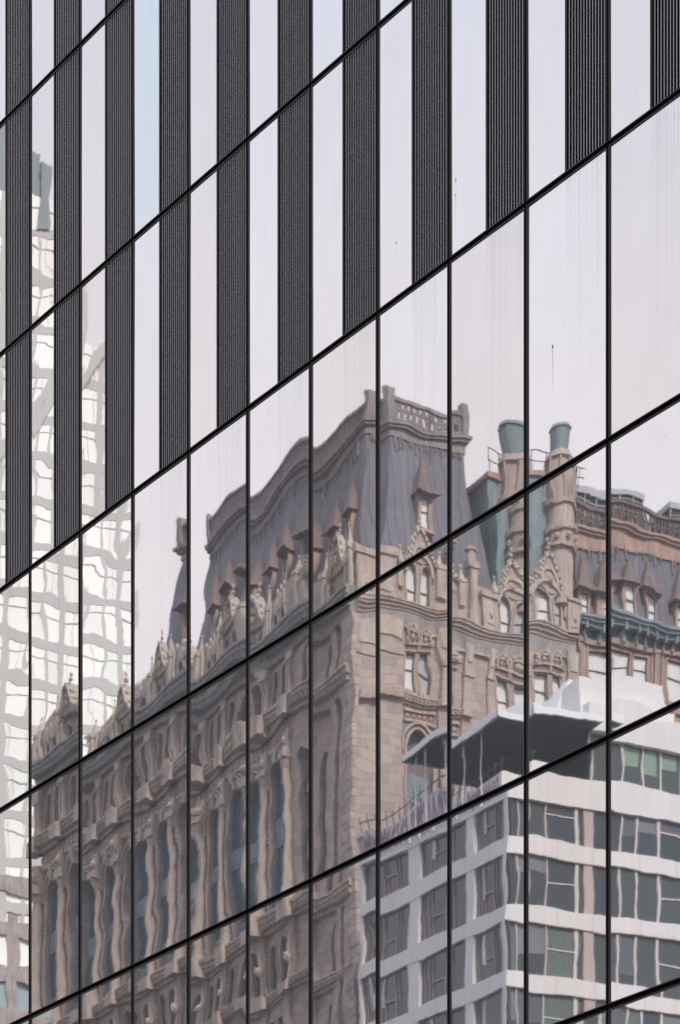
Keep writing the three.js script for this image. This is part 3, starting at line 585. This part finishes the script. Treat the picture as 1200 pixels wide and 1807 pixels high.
// ---------------------------------------------------------------- white banded apartment building, nearest on the right
{
  const g = thing('apartment_building', 'modern white apartment building with long window bands and a dark roof canopy over its terrace', 'apartment building', -138.67, 0, 59.1);
  const L = new Face('L'), R = new Face('R'), LL = 13.25, RL = 20;
  part('wall', [bx(-LL + .4, -.4, 0, 48.6, .4, RL - .2)], std(.05, .055, .06, .7), g);
  const PIT = 3.0, top = 46.86, BH = .74, n = 7;
  for (let k = 0; k <= n; k++) {
    const y1 = k < 0 ? 0 : top - k * PIT, c = [];
    L.box(c, 0, LL, y1 - BH, y1, -.5, 0); R.box(c, .004, RL, y1 - BH, y1, -.5, .002);
    const wb = part('white_band', c, M.white, g); { const q = []; for (let u = 1.6; u < LL; u += 2.35) L.box(q, u, u + .03, y1 - BH, y1, -.01, .004); for (let u = 2.1; u < RL; u += 2.2) R.box(q, u, u + .03, y1 - BH, y1, -.01, .006); R.box(q, .1, RL, y1 - BH - .03, y1 - BH, -.05, -.01); part('joint', q, M.pinkPier, wb); }
    // glazed strip above this band
    const y0 = y1, yt = y1 + PIT - BH - (k === 0 ? .55 : 0), yy = yt;
    const lg = [[.06, 3.19], [3.92, 8.16], [9.34, 12.9]];
    lg.forEach(([a, b], i) => {
      const G = []; L.box(G, a, b, y0, yy, -.32, -.22); const w = part('window', G, hash(k, i) > .45 ? M.modGlass : M.modGlass2, g);
      const f = []; const m = [.33, .42, .7, .78, .9]; for (const t of m) if (hash(k * 5 + i, t * 100) > .2) L.box(f, lerp(a, b, t) - .03, lerp(a, b, t) + .03, y0, yy, -.23, -.16);
      const s0 = lerp(a, b, .42), s1 = lerp(a, b, .7), ys = y0 + .92; L.box(f, s0, s1, ys - .04, ys + .04, -.23, -.13); L.box(f, s0 - .04, s0 + .04, y0 + .05, ys, -.23, -.14); L.box(f, s0, s1, y0 + .03, y0 + .1, -.23, -.14);
      part('frame', f, M.bronzeSash, w);
      if (hash(k + 9, i * 7) > .35) { const q = []; L.box(q, lerp(a, b, .72), lerp(a, b, .8), y0 + .75, yy - .1, -.22, -.2); part('blind', q, M.aluWhite, w); }
    });
    const p = []; for (const [a, b] of [[3.19, 3.92], [8.16, 9.34], [12.9, LL]]) L.box(p, a, b, y0, yy, -.5, -.02); part('pier', p, M.white, g);
    const rg = [[.12, .62, 0], [.66, 1.55, 1], [1.6, 3.3, 2], [3.5, 3.78, 0], [4.42, 5.3, 1], [5.4, 6.3, 0], [6.42, 7.7, 0], [7.85, 9.6, 2], [9.75, 10.8, 0], [11.5, 13.2, 2], [13.4, 15, 0]];
    rg.forEach(([a, b, t], i) => {
      const G = []; R.box(G, a, b, y0, yy, -.34, -.22); const curtain = hash(k * 3 + 1, i + 40) > .85;
      const w = part('window', G, hash(k + 4, i) > .5 ? M.modGlass2 : M.modGlass, g);
      if (t === 2) { const f = []; R.box(f, a, b, y0 + 1.12, y0 + 1.18, -.23, -.15); part('frame', f, M.whiteTrim, w); }
      if (!curtain && hash(k * 7 + 2, i + 9) > .55) { const q = [], dn = lerp(.25, .9, hash(i * 3, k + 6)); R.box(q, a + .02, b - .02, yy - (yy - y0) * dn, yy, -.22, -.205); part('blind', q, hash(i, k) > .5 ? M.blindDim : M.blindDark, w); }
      if (curtain) { const q = []; for (let u = a + .03; u < b - .1; u += .09) R.box(q, u, u + .05, y0 + .05, yy - .05, -.22, -.19 - .02 * hash(i, Math.round(u * 100))); part('curtain', q, M.curtain, w); }
    });
    const v = []; for (const [u, t] of [[.05, .09], [.64, .05], [1.575, .06], [3.4, .2], [5.35, .1], [6.36, .12], [7.78, .15], [9.68, .12], [13.3, .2]]) R.box(v, u - t / 2, u + t / 2, y0, yy, -.34, -.12); R.box(v, -.0, .03, y0, yy, -.34, -.02); part('mullion', v, M.whiteTrim, g);
    const pp = []; for (const [a, b] of [[3.82, 4.38], [10.85, 11.45]]) R.box(pp, a, b, y0, yy, -.4, -.08); part('pier', pp, M.pinkPier, g);
  }
  // roof edge: tall white band on the right face, low band and painted fence on the left
  const e = []; R.box(e, .004, RL, 48.55, 49.85, -.6, .06); L.box(e, 0, LL, 48.55, 48.75, -.6, .02); part('parapet', e, M.white, g);
  { // terrace fence with its row of painted letters, too warped in the glass to read
    const cv = document.createElement('canvas'); cv.width = 1024; cv.height = 96; const x = cv.getContext('2d'); x.fillStyle = '#ddd8e2'; x.fillRect(0, 0, 1024, 96); x.strokeStyle = '#7f5c6e'; x.lineCap = 'round';
    for (let i = 0; i < 24; i++) { const px = 16 + i * 42, q = hash(i, 77); x.lineWidth = 9 + 5 * hash(i, 5); x.beginPath(); x.moveTo(px, 80); x.lineTo(px + 4, 16); if (q > .5) x.quadraticCurveTo(px + 34, 24, px + 22, 48); else x.lineTo(px + 24, 78); if (q > .7 || q < .2) x.lineTo(px + 28, 20); x.stroke(); }
    const t = new THREE.CanvasTexture(cv); t.colorSpace = THREE.SRGBColorSpace;
    const f = new THREE.BoxGeometry(LL - .1, 1.1, .05); f.applyMatrix4(new THREE.Matrix4().makeRotationY(Math.PI)); f.translate(-LL / 2, 49.3, -.0);
    mesh('terrace_fence', f, std(.75, .75, .75, .7, 0, { map: t }), g);
    const r = []; for (let u = .4; u < LL; u += .75) L.cyl(r, u, 49.8, 50.5 + .25 * hash(Math.round(u * 9), 2), -.25, .03, .03, 5); L.box(r, 0, LL, 50.35, 50.39, -.27, -.23); part('railing', r, M.iron, g);
  }
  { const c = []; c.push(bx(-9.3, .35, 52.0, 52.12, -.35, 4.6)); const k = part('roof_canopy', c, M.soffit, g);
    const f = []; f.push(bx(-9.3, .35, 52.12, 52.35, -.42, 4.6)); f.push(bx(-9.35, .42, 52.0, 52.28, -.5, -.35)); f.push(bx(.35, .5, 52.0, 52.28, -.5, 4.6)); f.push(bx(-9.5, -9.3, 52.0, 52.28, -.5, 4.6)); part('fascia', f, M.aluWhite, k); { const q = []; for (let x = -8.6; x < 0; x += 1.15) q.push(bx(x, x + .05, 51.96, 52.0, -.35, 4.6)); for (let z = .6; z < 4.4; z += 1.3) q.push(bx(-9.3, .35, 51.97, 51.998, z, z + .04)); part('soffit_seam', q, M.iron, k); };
    for (const u of [8.9, 7.9, 6.6, 4.6, 2.4]) { const q = []; L.cyl(q, u, 48.7, 52.0, .08, .055, .055, 6); part('post', q, M.aluWhite, k); } }
  { const c = []; R.box(c, 4.6, RL, 49.85, 52.4, -6, -.9); const h = part('penthouse', c, M.modGlass2, g);
    const v = []; for (let u = 4.6; u < RL; u += 1.25) R.box(v, u, u + .1, 49.85, 52.0, -.92, -.8); R.box(v, 4.6, RL, 49.85, 50.0, -.92, -.78); part('mullion', v, M.whiteTrim, h);
    const gq = []; for (let u = 5.9; u < RL; u += 1.25) R.box(gq, u, u + 1.0, lerp(50.6, 51.2, hash(Math.round(u * 8), 3)), 51.9, -.9, -.87); part('curtain', gq, M.greenGlass, h);
    const w = []; R.box(w, 4.4, RL, 52.0, 53.3, -9, -.5); R.poly(w, [[2.6, 52.5], [4.8, 55.2], [11, 54.8], [11, 52.5]], -10, -3.5); R.box(w, 4.2, 9.0, 52.5, 54.6, -3.4, -1.2); part('roof_housing', w, M.white, g); }
}

// ---------------------------------------------------------------- pale gridded tower far behind on the left
{
  const g = thing('gridded_tower', 'very tall pale glass tower with a grey frame grid, farthest off on the left', 'tower', -297.4, 0, 117.4);
  const P = M.towerPanel = std(.92, .92, .88, .5), F = std(.50, .49, .475, .8), P2 = std(.80, .85, .81, .4), P3 = std(.86, .85, .82, .5), D = std(.24, .27, .29, .7), Bl = std(.30, .38, .42, .15), Bs = std(.40, .345, .325, .9, 0, { map: sootTex });
  const LEN = 26, PIT = 3.9, z0 = -LEN;
  part('wall', [bx(-18, -.4, 0, 135, -LEN, 0), bx(-18, -.4, 135, 146, -LEN, -6)], F, g);
  const cols = [[0, .4], [-3.1, .9], [-5.9, .5], [-8.8, .35], [-11.9, 1.2], [-15, .4], [-18, .9], [-21, .5], [-24, 1.0]];
  const R = (L, a, b, y0, y1, d0, d1) => L.push(bx(d0, d1, y0, y1, a, b));
  for (let k = 0; k < 16; k++) {
    const y = 85.2 + k * PIT, f = [], zr = y > 135 ? -5.9 : 0; R(f, -LEN, zr, y, y + .9, -.4, 0); part('floor_band', f, F, g);
    const s = []; R(s, -LEN, y > 134 ? -5.9 : 0, y + 2.9, y + 3.0, -.3, .01); part('transom', s, F, g);
    for (let c = 0; c < cols.length - 1; c++) {
      if (c < 2 && y > 134) continue; const q = []; R(q, cols[c + 1][0] + .1, cols[c][0] - .1, y + .9, y + PIT, -.4, -.04 - .04 * hash(k, c)); const gp = part('glass_panel', q, [P, P, P3, P, P2][Math.floor(hash(k + 3, c) * 5)], g); if (hash(k, c + 7) > .35) { const v = [], zz = lerp(cols[c + 1][0], cols[c][0], .3 + .4 * hash(k, c + 2)); R(v, zz - .04, zz + .04, y + .9, y + PIT, -.06, .0); part('mullion', v, F, gp); }
    }
  }
  for (const [z, w] of cols) { const c = []; R(c, z - w / 2, z + w / 2, 84, z > -5 ? 135.5 : 147.6, -.42, .05); part('column', c, F, g); }
  { const b = []; for (const [za, zb, ya] of [[-15, -3, 120], [-24, -12, 104]]) { const len = Math.hypot(zb - za, 16), q = new THREE.BoxGeometry(.5, .9, len); q.rotateX(-Math.atan2(16, zb - za)); q.translate(.05, ya + 8, (za + zb) / 2); b.push(q); } part('diagonal_brace', b, F, g); }
  { const b = []; R(b, -LEN, -9.5, 147.6, 151.5, -10, -.1); R(b, -9.4, -7.6, 144.5, 150.6, -10, .3); R(b, -LEN, -11.4, 151.5, 156, -9, -.8); part('roof_plant', b, D, g); }
  // heavy masonry storeys at its foot
  { const b = []; R(b, -LEN, 0, 0, 76.4, -.5, .2); for (let k = 0; k < 3; k++) R(b, -LEN, 0, 76.4 + k * 3.9 + 2.4, 76.4 + k * 3.9 + 3.9, -.5, .2); for (const z of [0, -4.6, -9.4, -14, -19, -24]) R(b, z - 1.5, z, 76.4, 85, -.5, .19); part('masonry', b, Bs, g);
    for (let k = 0; k < 3; k++) for (const z of [0, -4.6, -9.4, -14, -19]) { const q = []; R(q, z - 4.6, z - 1.5, 76.4 + k * 3.9, 78.9 + k * 3.9, -.5, -.2); part('window', q, k === 0 ? Bl : P, g); }
    for (const y of [65.5, 70.5]) for (const z of [-3, -8.2, -13.4, -18.6]) { const q = []; R(q, z - 2, z, y, y + 3, .2, .23); part('window', q, Bl, g); } }
}

renderer.render(scene, camera);
